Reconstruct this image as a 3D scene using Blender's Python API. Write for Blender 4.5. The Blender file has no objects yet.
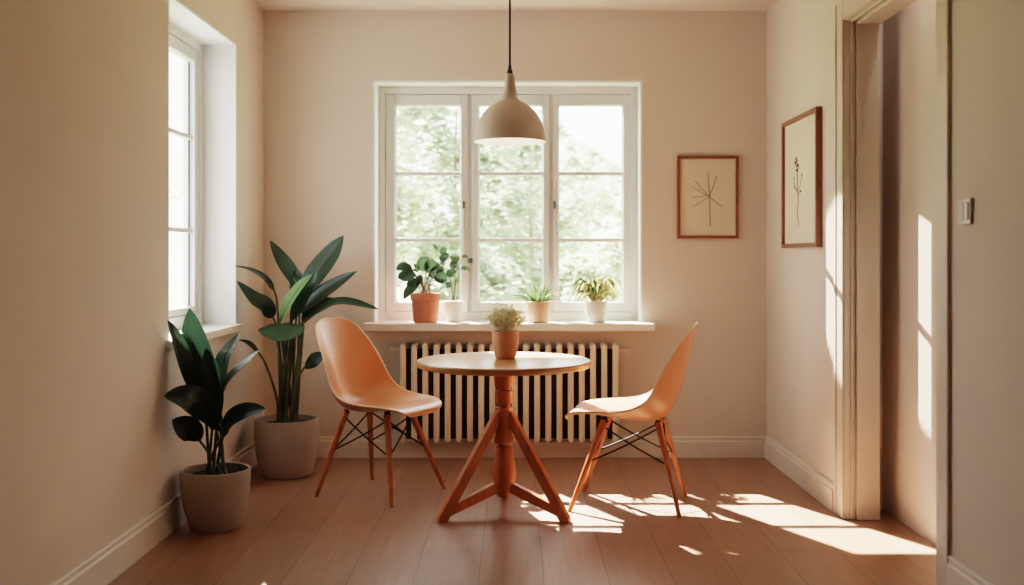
import bpy, bmesh, math, random
from mathutils import Vector, Matrix
PI = math.pi
sc = bpy.context.scene
COL = sc.collection

# ------------------------------------------------------------------ frame of reference
# metres; camera at the origin of x / y, looking along +y; H = eye height, F = focal length in pixels (1024 wide)
H, F, VX, VY = 1.166, 1030.0, 516.0, 257.0
def P(px, py, Y):
    """point of the room at depth Y on the sight line through a place in the photo (measuring aid)"""
    return Vector(((px - VX) * Y / F, Y, H - (py - VY) * Y / F))

XL, XR, YB, CE = -1.47, 1.46, 6.0, 2.6        # left wall, right wall, back wall, ceiling
YF = -3.2                                      # wall behind the camera

# ------------------------------------------------------------------ materials
def new_mat(name):
    m = bpy.data.materials.new(name); m.use_nodes = True
    nt = m.node_tree; nt.nodes.clear()
    out = nt.nodes.new('ShaderNodeOutputMaterial')
    return m, nt, out
def N(nt, t, **kw):
    n = nt.nodes.new(t)
    for k, v in kw.items():
        if k in n.inputs: n.inputs[k].default_value = v
        else: setattr(n, k, v)
    return n
def c4(c): return (c[0], c[1], c[2], 1.0)
def principled(name, col, rough=0.6, col2=None, scale=8.0, stretch=(1, 1, 1), bump=0.0, bscale=None, spec=0.5, coat=0.0,
               coat_rough=0.2, trans=0.0, metal=0.0, detail=4.0, contrast=(0.35, 0.65)):
    m, nt, out = new_mat(name)
    b = N(nt, 'ShaderNodeBsdfPrincipled')
    b.inputs['Roughness'].default_value = rough
    b.inputs['Specular IOR Level'].default_value = spec
    b.inputs['Coat Weight'].default_value = coat
    b.inputs['Coat Roughness'].default_value = coat_rough
    b.inputs['Metallic'].default_value = metal
    tc = N(nt, 'ShaderNodeTexCoord'); mp = N(nt, 'ShaderNodeMapping')
    mp.inputs['Scale'].default_value = stretch
    nt.links.new(tc.outputs['Object'], mp.inputs['Vector'])
    nz = N(nt, 'ShaderNodeTexNoise'); nz.inputs['Scale'].default_value = scale; nz.inputs['Detail'].default_value = detail
    nt.links.new(mp.outputs['Vector'], nz.inputs['Vector'])
    rp = N(nt, 'ShaderNodeValToRGB')
    rp.color_ramp.elements[0].position, rp.color_ramp.elements[1].position = contrast
    rp.color_ramp.elements[0].color = c4(col2 if col2 else [x * 0.93 for x in col]); rp.color_ramp.elements[1].color = c4(col)
    nt.links.new(nz.outputs['Fac'], rp.inputs['Fac'])
    nt.links.new(rp.outputs['Color'], b.inputs['Base Color'])
    if bump:
        n2 = N(nt, 'ShaderNodeTexNoise'); n2.inputs['Scale'].default_value = bscale or scale * 6; n2.inputs['Detail'].default_value = 3
        nt.links.new(mp.outputs['Vector'], n2.inputs['Vector'])
        bp = N(nt, 'ShaderNodeBump'); bp.inputs['Strength'].default_value = bump; bp.inputs['Distance'].default_value = 0.004
        nt.links.new(n2.outputs['Fac'], bp.inputs['Height']); nt.links.new(bp.outputs['Normal'], b.inputs['Normal'])
    src = b.outputs['BSDF']
    if trans:
        t = N(nt, 'ShaderNodeBsdfTranslucent'); mx = N(nt, 'ShaderNodeMixShader'); mx.inputs['Fac'].default_value = trans
        nt.links.new(rp.outputs['Color'], t.inputs['Color'])
        nt.links.new(src, mx.inputs[1]); nt.links.new(t.outputs['BSDF'], mx.inputs[2]); src = mx.outputs['Shader']
    nt.links.new(src, out.inputs['Surface'])
    return m

def floor_material():
    m, nt, out = new_mat('oak_planks')
    b = N(nt, 'ShaderNodeBsdfPrincipled')
    tc = N(nt, 'ShaderNodeTexCoord')
    mp = N(nt, 'ShaderNodeMapping'); mp.inputs['Rotation'].default_value = (0, 0, PI / 2); mp.inputs['Location'].default_value = (0.3, 0.135, 0)
    nt.links.new(tc.outputs['Object'], mp.inputs['Vector'])
    br = N(nt, 'ShaderNodeTexBrick')
    br.offset = 0.37
    br.inputs['Scale'].default_value = 1.0; br.inputs['Brick Width'].default_value = 1.9; br.inputs['Row Height'].default_value = 0.235
    br.inputs['Mortar Size'].default_value = 0.0022; br.inputs['Mortar Smooth'].default_value = 0.3; br.inputs['Bias'].default_value = 0.0
    br.inputs['Color1'].default_value = c4((0.275, 0.148, 0.095)); br.inputs['Color2'].default_value = c4((0.32, 0.182, 0.12))
    br.inputs['Mortar'].default_value = c4((0.10, 0.055, 0.036))
    nt.links.new(mp.outputs['Vector'], br.inputs['Vector'])
    g = N(nt, 'ShaderNodeMapping'); g.inputs['Scale'].default_value = (9, 0.55, 1)
    nt.links.new(tc.outputs['Object'], g.inputs['Vector'])
    nz = N(nt, 'ShaderNodeTexNoise'); nz.inputs['Scale'].default_value = 6; nz.inputs['Detail'].default_value = 6; nz.inputs['Distortion'].default_value = 0.6
    nt.links.new(g.outputs['Vector'], nz.inputs['Vector'])
    rp = N(nt, 'ShaderNodeValToRGB'); rp.color_ramp.elements[0].position = 0.25; rp.color_ramp.elements[1].position = 0.75
    rp.color_ramp.elements[0].color = (0.78, 0.74, 0.70, 1); rp.color_ramp.elements[1].color = (1.08, 1.06, 1.05, 1)
    nt.links.new(nz.outputs['Fac'], rp.inputs['Fac'])
    mx = N(nt, 'ShaderNodeMix', data_type='RGBA', blend_type='MULTIPLY'); mx.inputs[0].default_value = 1.0
    nt.links.new(br.outputs['Color'], mx.inputs[6]); nt.links.new(rp.outputs['Color'], mx.inputs[7])
    nt.links.new(mx.outputs[2], b.inputs['Base Color'])
    b.inputs['Roughness'].default_value = 0.40
    b.inputs['Specular IOR Level'].default_value = 0.8; b.inputs['Coat Weight'].default_value = 0.35; b.inputs['Coat Roughness'].default_value = 0.33
    bp = N(nt, 'ShaderNodeBump'); bp.inputs['Strength'].default_value = 0.25; bp.inputs['Distance'].default_value = 0.002; bp.invert = True
    nt.links.new(br.outputs['Fac'], bp.inputs['Height']); nt.links.new(bp.outputs['Normal'], b.inputs['Normal'])
    nt.links.new(b.outputs['BSDF'], out.inputs['Surface'])
    return m

def glass_material():
    m, nt, out = new_mat('window_glass')
    t = N(nt, 'ShaderNodeBsdfTransparent'); t.inputs['Color'].default_value = (0.97, 0.985, 0.97, 1)
    g = N(nt, 'ShaderNodeBsdfGlossy'); g.inputs['Roughness'].default_value = 0.02
    fr = N(nt, 'ShaderNodeFresnel'); fr.inputs['IOR'].default_value = 1.25
    mx = N(nt, 'ShaderNodeMixShader')
    ge = N(nt, 'ShaderNodeNewGeometry'); ma = N(nt, 'ShaderNodeMath', operation='SUBTRACT'); mb = N(nt, 'ShaderNodeMath', operation='MULTIPLY')
    ma.inputs[0].default_value = 1.0; nt.links.new(ge.outputs['Backfacing'], ma.inputs[1])
    nt.links.new(fr.outputs['Fac'], mb.inputs[0]); nt.links.new(ma.outputs[0], mb.inputs[1])
    nt.links.new(mb.outputs[0], mx.inputs['Fac']); nt.links.new(t.outputs['BSDF'], mx.inputs[1]); nt.links.new(g.outputs['BSDF'], mx.inputs[2])
    nt.links.new(mx.outputs['Shader'], out.inputs['Surface'])
    return m

def bulb_material():
    m, nt, out = new_mat('lit_bulb')
    e = N(nt, 'ShaderNodeEmission'); e.inputs['Color'].default_value = (1, 0.9, 0.74, 1); e.inputs['Strength'].default_value = 24
    nz = N(nt, 'ShaderNodeTexNoise'); nt.links.new(e.outputs['Emission'], out.inputs['Surface'])
    return m

M = {}
M['wall'] = principled('wall_paint', (0.665, 0.587, 0.535), 0.85, (0.645, 0.567, 0.515), scale=1.5, bump=0.06, bscale=140, spec=0.25)
M['reveal'] = principled('white_plaster', (0.82, 0.825, 0.83), 0.8, (0.79, 0.795, 0.80), scale=3, bump=0.04, bscale=120, spec=0.3)
M['ceiling'] = principled('ceiling_paint', (0.72, 0.66, 0.615), 0.9, (0.70, 0.64, 0.595), scale=2, bump=0.04, bscale=120, spec=0.2)
M['trim'] = principled('trim_paint', (0.71, 0.645, 0.60), 0.45, (0.68, 0.615, 0.57), scale=5, bump=0.02, spec=0.4)
M['casing'] = principled('casing_paint', (0.64, 0.555, 0.485), 0.45, (0.61, 0.525, 0.455), scale=5, bump=0.02, spec=0.4)
M['frame'] = principled('window_paint', (0.66, 0.67, 0.68), 0.4, (0.63, 0.64, 0.65), scale=6, bump=0.02, spec=0.45)
M['sill'] = principled('sill_paint', (0.78, 0.72, 0.66), 0.4, (0.74, 0.68, 0.62), scale=6, bump=0.02, spec=0.45)
M['gasket'] = principled('dark_gasket', (0.06, 0.055, 0.05), 0.6)
M['glass'] = glass_material()
M['floor'] = floor_material()
M['low_bounce_wall'] = principled('low_bounce_dark', (0.22, 0.17, 0.145), 0.9, scale=2)  # unseen wall behind the camera, darkened to cut bounced light
M['shell'] = principled('tan_shell', (0.57, 0.222, 0.10), 0.36, (0.525, 0.198, 0.088), scale=5, bump=0.02, bscale=220, spec=0.6, coat=0.6, coat_rough=0.3)
M['edge'] = principled('pale_edge', (0.66, 0.40, 0.24), 0.4, scale=6, spec=0.5)
M['wood'] = principled('cherry_wood', (0.50, 0.18, 0.065), 0.4, (0.36, 0.115, 0.04), scale=5, stretch=(6, 6, 0.7), bump=0.05, bscale=30, spec=0.5, coat=0.15)
M['leg_wood'] = principled('chair_leg_wood', (0.44, 0.155, 0.06), 0.4, (0.31, 0.10, 0.04), scale=6, stretch=(8, 8, 0.8), bump=0.04, bscale=30, spec=0.5, coat=0.15)
M['top_wood'] = principled('table_top_wood', (0.56, 0.285, 0.135), 0.33, (0.47, 0.215, 0.09), scale=4, stretch=(1, 9, 3), bump=0.03, bscale=25, spec=0.5, coat=0.3, coat_rough=0.2)
M['black'] = principled('black_wire', (0.022, 0.018, 0.016), 0.65, scale=20, spec=0.15)
M['radiator'] = principled('radiator_enamel', (0.72, 0.60, 0.49), 0.42, (0.69, 0.57, 0.46), scale=6, spec=0.45)
M['gap_shade'] = principled('radiator_gap_shade', (0.035, 0.022, 0.016), 0.9, (0.025, 0.016, 0.012), scale=9, spec=0.1)  # near-black stands in for the shade between the sections
M['lamp_out'] = principled('lamp_enamel', (0.67, 0.565, 0.51), 0.5, (0.64, 0.535, 0.48), scale=6, spec=0.4)
M['lamp_in'] = principled('lamp_inside', (0.90, 0.86, 0.78), 0.5, scale=6, spec=0.4)
M['bulb'] = bulb_material()
M['cord'] = principled('dark_cord', (0.04, 0.032, 0.028), 0.6, scale=60)
M['pot_grey'] = principled('stone_pot', (0.46, 0.40, 0.37), 0.7, (0.41, 0.355, 0.325), scale=9, bump=0.05, bscale=90, spec=0.3)
M['terracotta'] = principled('terracotta', (0.50, 0.205, 0.14), 0.75, (0.43, 0.17, 0.115), scale=12, bump=0.06, bscale=90, spec=0.25)
M['terracotta_pale'] = principled('pale_terracotta', (0.62, 0.345, 0.25), 0.7, (0.55, 0.295, 0.205), scale=12, bump=0.06, bscale=90, spec=0.3)
M['terracotta_pink'] = principled('pink_terracotta', (0.64, 0.42, 0.325), 0.7, (0.57, 0.365, 0.275), scale=12, bump=0.06, bscale=90, spec=0.3)
M['pot_white'] = principled('white_ceramic', (0.80, 0.765, 0.71), 0.45, (0.77, 0.735, 0.68), scale=8, spec=0.45)
M['soil'] = principled('soil', (0.035, 0.024, 0.017), 0.95, (0.018, 0.012, 0.009), scale=60, bump=0.6, bscale=120, spec=0.1)
M['leaf_dark'] = principled('dark_leaf', (0.026, 0.052, 0.034), 0.34, (0.015, 0.033, 0.022), scale=7, bump=0.05, bscale=50, spec=0.42, trans=0.12)
M['leaf_mid'] = principled('mid_leaf', (0.048, 0.095, 0.048), 0.36, (0.028, 0.060, 0.032), scale=7, bump=0.05, bscale=50, spec=0.42, trans=0.18)
M['leaf_light'] = principled('light_leaf', (0.13, 0.20, 0.085), 0.4, (0.085, 0.145, 0.06), scale=8, spec=0.42, trans=0.2)
M['stem_dark'] = principled('dark_stem', (0.10, 0.115, 0.06), 0.5, (0.06, 0.075, 0.04), scale=20)
M['leaf_sill'] = principled('glossy_sill_leaf', (0.045, 0.082, 0.04), 0.4, (0.025, 0.048, 0.025), scale=30, spec=0.45, trans=0.2)
M['leaf_sill_pale'] = principled('pale_sill_leaf', (0.10, 0.135, 0.07), 0.45, (0.05, 0.085, 0.042), scale=30, trans=0.3)
M['stem_brown'] = principled('brown_stem', (0.13, 0.09, 0.055), 0.6, scale=30)
M['blade'] = principled('green_blade', (0.115, 0.165, 0.065), 0.45, (0.055, 0.09, 0.035), scale=25, trans=0.3)
M['blade_yellow'] = principled('yellow_blade', (0.60, 0.56, 0.32), 0.5, (0.36, 0.36, 0.18), scale=25, trans=0.35)
M['blossom'] = principled('cream_blossom', (0.92, 0.90, 0.76), 0.7, (0.85, 0.82, 0.62), scale=60, trans=0.5)
M['sprig'] = principled('sprig_stem', (0.66, 0.62, 0.42), 0.6, (0.50, 0.49, 0.30), scale=40)
M['frame_wood'] = principled('picture_frame_wood', (0.27, 0.105, 0.06), 0.45, (0.20, 0.075, 0.042), scale=8, stretch=(3, 3, 3), spec=0.45)
M['paper'] = principled('print_paper', (0.70, 0.62, 0.52), 0.8, (0.68, 0.60, 0.50), scale=10, spec=0.2)
M['mount'] = principled('print_mount', (0.76, 0.685, 0.585), 0.8, scale=10, spec=0.2)
M['ink'] = principled('ink_brown', (0.15, 0.12, 0.095), 0.8, scale=30)
M['switch'] = principled('switch_plastic', (0.58, 0.50, 0.44), 0.35, scale=10, spec=0.5)
M['metal'] = principled('handle_metal', (0.14, 0.13, 0.12), 0.35, scale=20, metal=0.6)
M['grass'] = principled('lawn', (0.30, 0.36, 0.17), 0.9, (0.22, 0.28, 0.12), scale=2.5, spec=0.1)
M['bark'] = principled('tree_bark', (0.34, 0.30, 0.25), 0.9, (0.25, 0.22, 0.18), scale=9, stretch=(3, 3, 0.6), spec=0.1)
TREE_COLS = [((0.62, 0.63, 0.48), (0.46, 0.495, 0.36)), ((0.47, 0.51, 0.40), (0.33, 0.37, 0.29)), ((0.74, 0.72, 0.47), (0.57, 0.58, 0.36))]  # leaf colours paled to stand in for the haze outdoors
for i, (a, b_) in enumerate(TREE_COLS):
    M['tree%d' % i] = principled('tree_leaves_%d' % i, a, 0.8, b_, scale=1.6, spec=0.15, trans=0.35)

# ------------------------------------------------------------------ mesh helpers
def finish(name, bm, mat, parent=None, smooth=False, kind=None, angle=40):
    bmesh.ops.recalc_face_normals(bm, faces=bm.faces[:]) if smooth != 'keep' else None
    me = bpy.data.meshes.new(name); bm.to_mesh(me); bm.free()
    mats = mat if isinstance(mat, (list, tuple)) else [mat]
    for m in mats: me.materials.append(m)
    if smooth:
        for p in me.polygons: p.use_smooth = True
        if smooth == True:
            try: me.set_sharp_from_angle(angle=math.radians(angle))
            except Exception: pass
    o = bpy.data.objects.new(name, me); COL.objects.link(o)
    if parent: o.parent = parent
    if kind: o['kind'] = kind
    return o
def box(bm, x0, x1, y0, y1, z0, z1, bevel=0.0, mi=0):
    t = bmesh.new()
    vs = [t.verts.new((x, y, z)) for x in (x0, x1) for y in (y0, y1) for z in (z0, z1)]
    for f in ((0, 1, 3, 2), (4, 6, 7, 5), (0, 4, 5, 1), (2, 3, 7, 6), (0, 2, 6, 4), (1, 5, 7, 3)):
        t.faces.new([vs[i] for i in f])
    bmesh.ops.recalc_face_normals(t, faces=t.faces[:])
    if bevel: bmesh.ops.bevel(t, geom=t.edges[:], offset=bevel, segments=2, profile=0.5, affect='EDGES')
    for f in t.faces: f.material_index = mi
    merge(bm, t)
def merge(bm, t, mat=None):
    vm = {}
    for v in t.verts: vm[v] = bm.verts.new(mat @ v.co if mat else v.co)
    for f in t.faces:
        try:
            nf = bm.faces.new([vm[v] for v in f.verts]); nf.material_index = f.material_index; nf.smooth = f.smooth
        except ValueError: pass
    t.free()
def lathe(bm, prof, seg=40, cx=0.0, cy=0.0, mi=0, close=False):
    rings = []
    for r, z in prof:
        if r < 1e-6: rings.append([bm.verts.new((cx, cy, z))])
        else: rings.append([bm.verts.new((cx + r * math.cos(2 * PI * k / seg), cy + r * math.sin(2 * PI * k / seg), z)) for k in range(seg)])
    pairs = list(zip(rings, rings[1:])) + ([(rings[-1], rings[0])] if close else [])
    for a, b in pairs:
        for k in range(seg):
            k2 = (k + 1) % seg
            if len(a) == 1 and len(b) == 1: continue
            if len(a) == 1: f = bm.faces.new((a[0], b[k], b[k2]))
            elif len(b) == 1: f = bm.faces.new((a[k], b[0], a[k2]))
            else: f = bm.faces.new((a[k], b[k], b[k2], a[k2]))
            f.material_index = mi
def catmull(pts, n):
    pts = [Vector(p) for p in pts]
    if len(pts) == 2: return [pts[0].lerp(pts[1], i / n) for i in range(n + 1)]
    q = [pts[0] * 2 - pts[1]] + pts + [pts[-1] * 2 - pts[-2]]
    out = []
    m = len(pts) - 1
    for i in range(n + 1):
        t = i / n * m; s = min(int(t), m - 1); u = t - s
        a, b, c, d = q[s], q[s + 1], q[s + 2], q[s + 3]
        out.append(0.5 * ((2 * b) + (c - a) * u + (2 * a - 5 * b + 4 * c - d) * u * u + (3 * b - a - 3 * c + d) * u ** 3))
    return out
def tube(bm, pts, r, seg=8, n=None, mi=0, cap=True):
    pts = [Vector(p) for p in pts]
    if n: pts = catmull(pts, n)
    m = len(pts)
    rad = (lambda t: r) if not isinstance(r, (tuple, list)) else (lambda t: r[0] + (r[1] - r[0]) * t)
    rings = []; up = None
    for i, p in enumerate(pts):
        t = (pts[min(i + 1, m - 1)] - pts[max(i - 1, 0)])
        if t.length < 1e-9: t = Vector((0, 0, 1))
        t.normalize()
        if up is None:
            a = Vector((1, 0, 0)) if abs(t.x) < 0.8 else Vector((0, 1, 0))
            up = (a - t * a.dot(t)).normalized()
        else:
            up = up - t * up.dot(t)
            up = up.normalized() if up.length > 1e-6 else Vector((1, 0, 0))
        sd = t.cross(up)
        rr = rad(i / (m - 1))
        rings.append([bm.verts.new(p + (up * math.cos(2 * PI * k / seg) + sd * math.sin(2 * PI * k / seg)) * rr) for k in range(seg)])
    for a, b in zip(rings, rings[1:]):
        for k in range(seg):
            f = bm.faces.new((a[k], a[(k + 1) % seg], b[(k + 1) % seg], b[k])); f.material_index = mi
    if cap:
        for rg in (rings[0], rings[-1]):
            f = bm.faces.new(rg); f.material_index = mi
def prism(bm, poly, t0, t1, to3, bevel=0.0):
    t = bmesh.new()
    a = [t.verts.new(to3(u, v, t0)) for u, v in poly]; b = [t.verts.new(to3(u, v, t1)) for u, v in poly]
    t.faces.new(a); t.faces.new(b[::-1])
    n = len(poly)
    for i in range(n): t.faces.new((a[i], b[i], b[(i + 1) % n], a[(i + 1) % n]))
    bmesh.ops.recalc_face_normals(t, faces=t.faces[:])
    if bevel: bmesh.ops.bevel(t, geom=t.edges[:], offset=bevel, segments=2, profile=0.5, affect='EDGES')
    merge(bm, t)
def empty(name, loc, label=None, cat=None, group=None, kind=None, rz=0.0):
    o = bpy.data.objects.new(name, None); COL.objects.link(o)
    o.empty_display_size = 0.1
    o.location = loc; o.rotation_euler = (0, 0, rz)
    tag(o, label, cat, group, kind)
    return o
def tag(o, label=None, cat=None, group=None, kind=None):
    if label: o['label'] = label
    if cat: o['category'] = cat
    if group: o['group'] = group
    if kind: o['kind'] = kind
    return o
def local(bm, loc):
    """shift a mesh built in room coordinates to its thing's base"""
    bmesh.ops.translate(bm, verts=bm.verts[:], vec=-Vector(loc)); return bm

# ------------------------------------------------------------------ the room
WT = 0.3
bm = bmesh.new(); box(bm, XL - 0.6, 2.4, YF - 0.3, YB + 0.02, -0.1, 0.0); finish('floor', bm, M['floor'], kind='structure')
bm = bmesh.new(); box(bm, XL - 0.6, 2.4, YF - 0.3, YB + 0.3, CE, CE + 0.12); finish('ceiling', bm, M['ceiling'], kind='structure')
bm = bmesh.new(); box(bm, XL - 0.6, 2.4, YF - 0.3, YF, 0, CE); finish('wall_front', bm, M['low_bounce_wall'], kind='structure')

def wall_with_hole(name, axis, plane, outer, a0, a1, h0, h1, holes_a0, holes_a1):
    """wall slab between plane (room face) and outer, running a0..a1, one opening; reveal faces use the plaster"""
    t = bmesh.new()
    def bx(p, q, z0, z1):
        if axis == 'y': box(t, p, q, min(plane, outer), max(plane, outer), z0, z1)
        else: box(t, min(plane, outer), max(plane, outer), p, q, z0, z1)
    bx(a0, holes_a0, 0, CE); bx(holes_a1, a1, 0, CE); bx(holes_a0, holes_a1, 0, h0) if h0 > 0 else None; bx(holes_a0, holes_a1, h1, CE)
    return t
# back wall opening
WX0, WX1, WZ0, WZ1 = -0.832, 0.737, 0.745, 2.195
t = wall_with_hole('wall_back', 'y', YB, YB + WT, XL - 0.32, 1.82, WZ0, WZ1, WX0, WX1)
finish('wall_back', t, M['wall'], kind='structure')
# left wall opening
LY0, LY1, LZ0, LZ1 = 4.35, 5.41, 0.775, 2.285
t = wall_with_hole('wall_left', 'x', XL, XL - 0.258, YF, YB, LZ0, LZ1, LY0, LY1)
finish('wall_left', t, M['wall'], kind='structure')
# right wall with the doorway
DY0, DY1, DZ = 3.56, 4.59, 2.225
JT = 0.155
t = wall_with_hole('wall_right', 'x', XR, XR + JT, YF, YB, 0, DZ, DY0, DY1)
finish('wall_right', t, M['wall'], kind='structure')
# small hall behind the doorway
HX = 1.695
bm = bmesh.new(); box(bm, HX, HX + 0.1, 2.2, 4.86, 0.0, CE); finish('wall_hall', bm, M['wall'], kind='structure')
bm = bmesh.new(); box(bm, XR + JT, HX, 4.76, 4.86, 0.0, CE); finish('wall_hall_end', bm, M['wall'], kind='structure')
bm = bmesh.new(); box(bm, XR + JT, HX, 2.2, 2.3, 0.0, CE); finish('wall_hall_front', bm, M['wall'], kind='structure')
bm = bmesh.new(); box(bm, XR + JT, HX, 4.745, 4.76, 0.0, 0.12, 0.003); finish('baseboard_hall', bm, M['trim'], kind='structure')

# plaster lining of the two window reveals (white edge bands seen in the openings)
def reveal(name, axis, plane, depth, a0, a1, z0, z1, th=0.012):
    bm = bmesh.new()
    lo, hi = (plane, plane + depth) if depth > 0 else (plane + depth, plane)
    def bx(p, q, za, zb):
        if axis == 'y': box(bm, p, q, lo - 0.001, hi, za, zb)
        else: box(bm, lo, hi + 0.001, p, q, za, zb)
    bx(a0, a0 + th, z0, z1); bx(a1 - th, a1, z0, z1); bx(a0 + th, a1 - th, z1 - th, z1)
    return finish(name, bm, M['reveal'], kind='structure')
reveal('trim_1', 'y', YB, 0.26, WX0, WX1, WZ0, WZ1)
reveal('trim_2', 'x', XL, -0.255, LY0, LY1, LZ0, LZ1)

# baseboards: flat board with a moulded upper lip
def base_profile(h, th=0.016):
    return [(0, 0), (th, 0), (th, h - 0.03), (th * 0.62, h - 0.024), (th * 0.62, h - 0.012), (th * 0.85, h - 0.008), (th * 0.55, h), (0, h)]
def baseboard(name, axis, plane, sgn, a0, a1, h):
    bm = bmesh.new()
    if axis == 'y': f = lambda u, v, w: (w, plane + sgn * u, v)
    else: f = lambda u, v, w: (plane + sgn * u, w, v)
    prism(bm, base_profile(h), a0, a1, f)
    return finish(name, bm, M['trim'], kind='structure')
baseboard('baseboard_back', 'y', YB, -1, XL, XR, 0.122)
baseboard('baseboard_left', 'x', XL, 1, YF, YB - 0.016, 0.135)
baseboard('baseboard_right', 'x', XR, -1, DY1 + 0.115, YB - 0.016, 0.128)
baseboard('baseboard_right_near', 'x', XR, -1, YF, DY0 - 0.105, 0.165)

# door casing: stepped jamb lining + flat architrave on the room side
dc = empty('door_1', (XR, (DY0 + DY1) / 2, 0), kind='structure')
L0 = Vector((XR, (DY0 + DY1) / 2, 0))
bm = bmesh.new()
cw, ct = 0.105, 0.008
box(bm, XR - ct, XR, DY1 - 0.004, DY1 + cw, 0, DZ + cw, 0.004)
box(bm, XR - ct, XR, DY0 - cw, DY0 + 0.004, 0, DZ + cw, 0.004)
box(bm, XR - ct, XR, DY0 + 0.004, DY1 - 0.004, DZ - 0.004, DZ + cw, 0.004)
box(bm, XR - ct - 0.006, XR - ct + 0.002, DY1 + cw - 0.03, DY1 + cw, 0, DZ + cw, 0.004)
box(bm, XR - ct - 0.006, XR - ct + 0.002, DY0 - cw, DY0 - cw + 0.03, 0, DZ + cw, 0.004)
box(bm, XR - ct - 0.006, XR - ct + 0.002, DY0 - cw + 0.03, DY1 + cw - 0.03, DZ + cw - 0.03, DZ + cw, 0.004)
finish('door_casing', local(bm, L0), M['casing'], dc)
bm = bmesh.new()
def lining(x0, x1, d):
    box(bm, x0, x1, DY1 - d, DY1, 0, DZ, 0.003)
    box(bm, x0, x1, DY0, DY0 + d, 0, DZ, 0.003)
    box(bm, x0, x1, DY0 + d, DY1 - d, DZ - d, DZ, 0.003)
lining(XR + 0.0, XR + 0.028, 0.006); lining(XR + 0.028, XR + 0.040, 0.014); lining(XR + 0.040, XR + 0.052, 0.007); lining(XR + 0.052, XR + JT, 0.026)
finish('door_jamb', local(bm, L0), M['casing'], dc)

# ------------------------------------------------------------------ windows
def frame_boxes(bm, u0, u1, z0, z1, w, d0, d1, place, bev=0.004, wb=None, wt=None):
    wb = w if wb is None else wb; wt = w if wt is None else wt
    place(bm, u0, u0 + w, d0, d1, z0, z1, bev); place(bm, u1 - w, u1, d0, d1, z0, z1, bev)
    place(bm, u0 + w, u1 - w, d0, d1, z0, z0 + wb, bev); place(bm, u0 + w, u1 - w, d0, d1, z1 - wt, z1, bev)
def window_group(name, origin, place, glaze, U0, U1, Z0, Z1, sashes, muntins, fw, handles):
    """place(bm,u0,u1,d0,d1,z0,z1,bevel): d = depth into the wall from the face of the frame"""
    w = empty(name, origin, kind='structure')
    bm = bmesh.new(); frame_boxes(bm, U0, U1, Z0, Z1, fw, 0.0, 0.09, place, wt=0.045, wb=0.062)
    for (a, b) in zip(sashes, sashes[1:]):
        place(bm, a[1] - 0.002, b[0] + 0.002, 0.022, 0.09, Z0 + 0.06, Z1 - 0.043, 0.003)
    finish('window_frame', local(bm, origin), M['frame'], w)
    for i, (s0, s1, gl, gr) in enumerate(sashes):
        zb, zt = Z0 + 0.064, Z1 - 0.047
        bm = bmesh.new()
        gz0, gz1 = glaze
        place(bm, s0, s0 + gl, 0.006, 0.066, zb, zt, 0.005); place(bm, s1 - gr, s1, 0.006, 0.066, zb, zt, 0.005)
        place(bm, s0 + gl, s1 - gr, 0.006, 0.066, zb, gz0, 0.005); place(bm, s0 + gl, s1 - gr, 0.006, 0.066, gz1, zt, 0.005)
        # stepped glazing bead
        g = 0.004
        place(bm, s0 + gl, s0 + gl + g, 0.022, 0.05, gz0, gz1, 0.002); place(bm, s1 - gr - g, s1 - gr, 0.022, 0.05, gz0, gz1, 0.002)
        place(bm, s0 + gl + g, s1 - gr - g, 0.022, 0.05, gz0, gz0 + g, 0.002); place(bm, s0 + gl + g, s1 - gr - g, 0.022, 0.05, gz1 - g, gz1, 0.002)
        sash = finish('sash', local(bm, origin), M['frame'], w)
        bm = bmesh.new()
        for z in muntins: place(bm, s0 + gl, s1 - gr, 0.018, 0.052, z - 0.011, z + 0.011, 0.003)
        finish('muntin', local(bm, origin), M['frame'], sash)
        bm = bmesh.new(); place(bm, s0 + gl, s1 - gr, 0.034, 0.038, gz0, gz1, 0)
        finish('pane', local(bm, origin), M['glass'], sash)
        bm = bmesh.new()
        e = 0.003
        place(bm, s0 + gl + g - 0.001, s0 + gl + g + e, 0.030, 0.040, gz0 + g, gz1 - g, 0); place(bm, s1 - gr - g - e, s1 - gr - g + 0.001, 0.030, 0.040, gz0 + g, gz1 - g, 0)
        finish('gasket', local(bm, origin), M['gasket'] if name == 'window_2' else M['frame'], sash)
    for (u, z) in handles:
        bm = bmesh.new()
        place(bm, u - 0.007, u + 0.007, -0.012, 0.008, z - 0.022, z + 0.024, 0.003)
        place(bm, u - 0.0045, u + 0.0045, -0.03, -0.01, z - 0.006, z + 0.006, 0.002)
        h = finish('handle', local(bm, origin), M['metal'], w)
        bm = bmesh.new(); place(bm, u - 0.004, u + 0.004, -0.012, 0.008, z - 0.44, z - 0.03, 0.002)
        finish('lock_rod', local(bm, origin), M['frame'], h)
    return w
FB = 6.15                                             # face of the back window frame
sx = lambda px: (px - VX) * FB / F
sz = lambda py: H - (py - VY) * FB / F
W1 = Vector(((WX0 + WX1) / 2, FB, WZ0))
pl1 = lambda bm, u0, u1, d0, d1, z0, z1, b: box(bm, u0, u1, FB + d0, FB + d1, z0, z1, b)
w1 = window_group('window_1', W1, pl1, (sz(302.5), sz(105.0)), WX0 + 0.012, WX1 - 0.012, sz(322.5), WZ1 - 0.012,
    [(sx(385.5), sx(468.0), sx(395) - sx(385.5), sx(468) - sx(460.5)), (sx(472), sx(549.5), sx(478.5) - sx(472), sx(549.5) - sx(543)),
     (sx(553.5), sx(633.5), sx(558.5) - sx(553.5), sx(633.5) - sx(623.5))], [sz(173.3), sz(240)], sx(385) - (WX0 + 0.012), [(sx(463.6), sz(205)), (sx(554.6), sz(205))])
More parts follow.
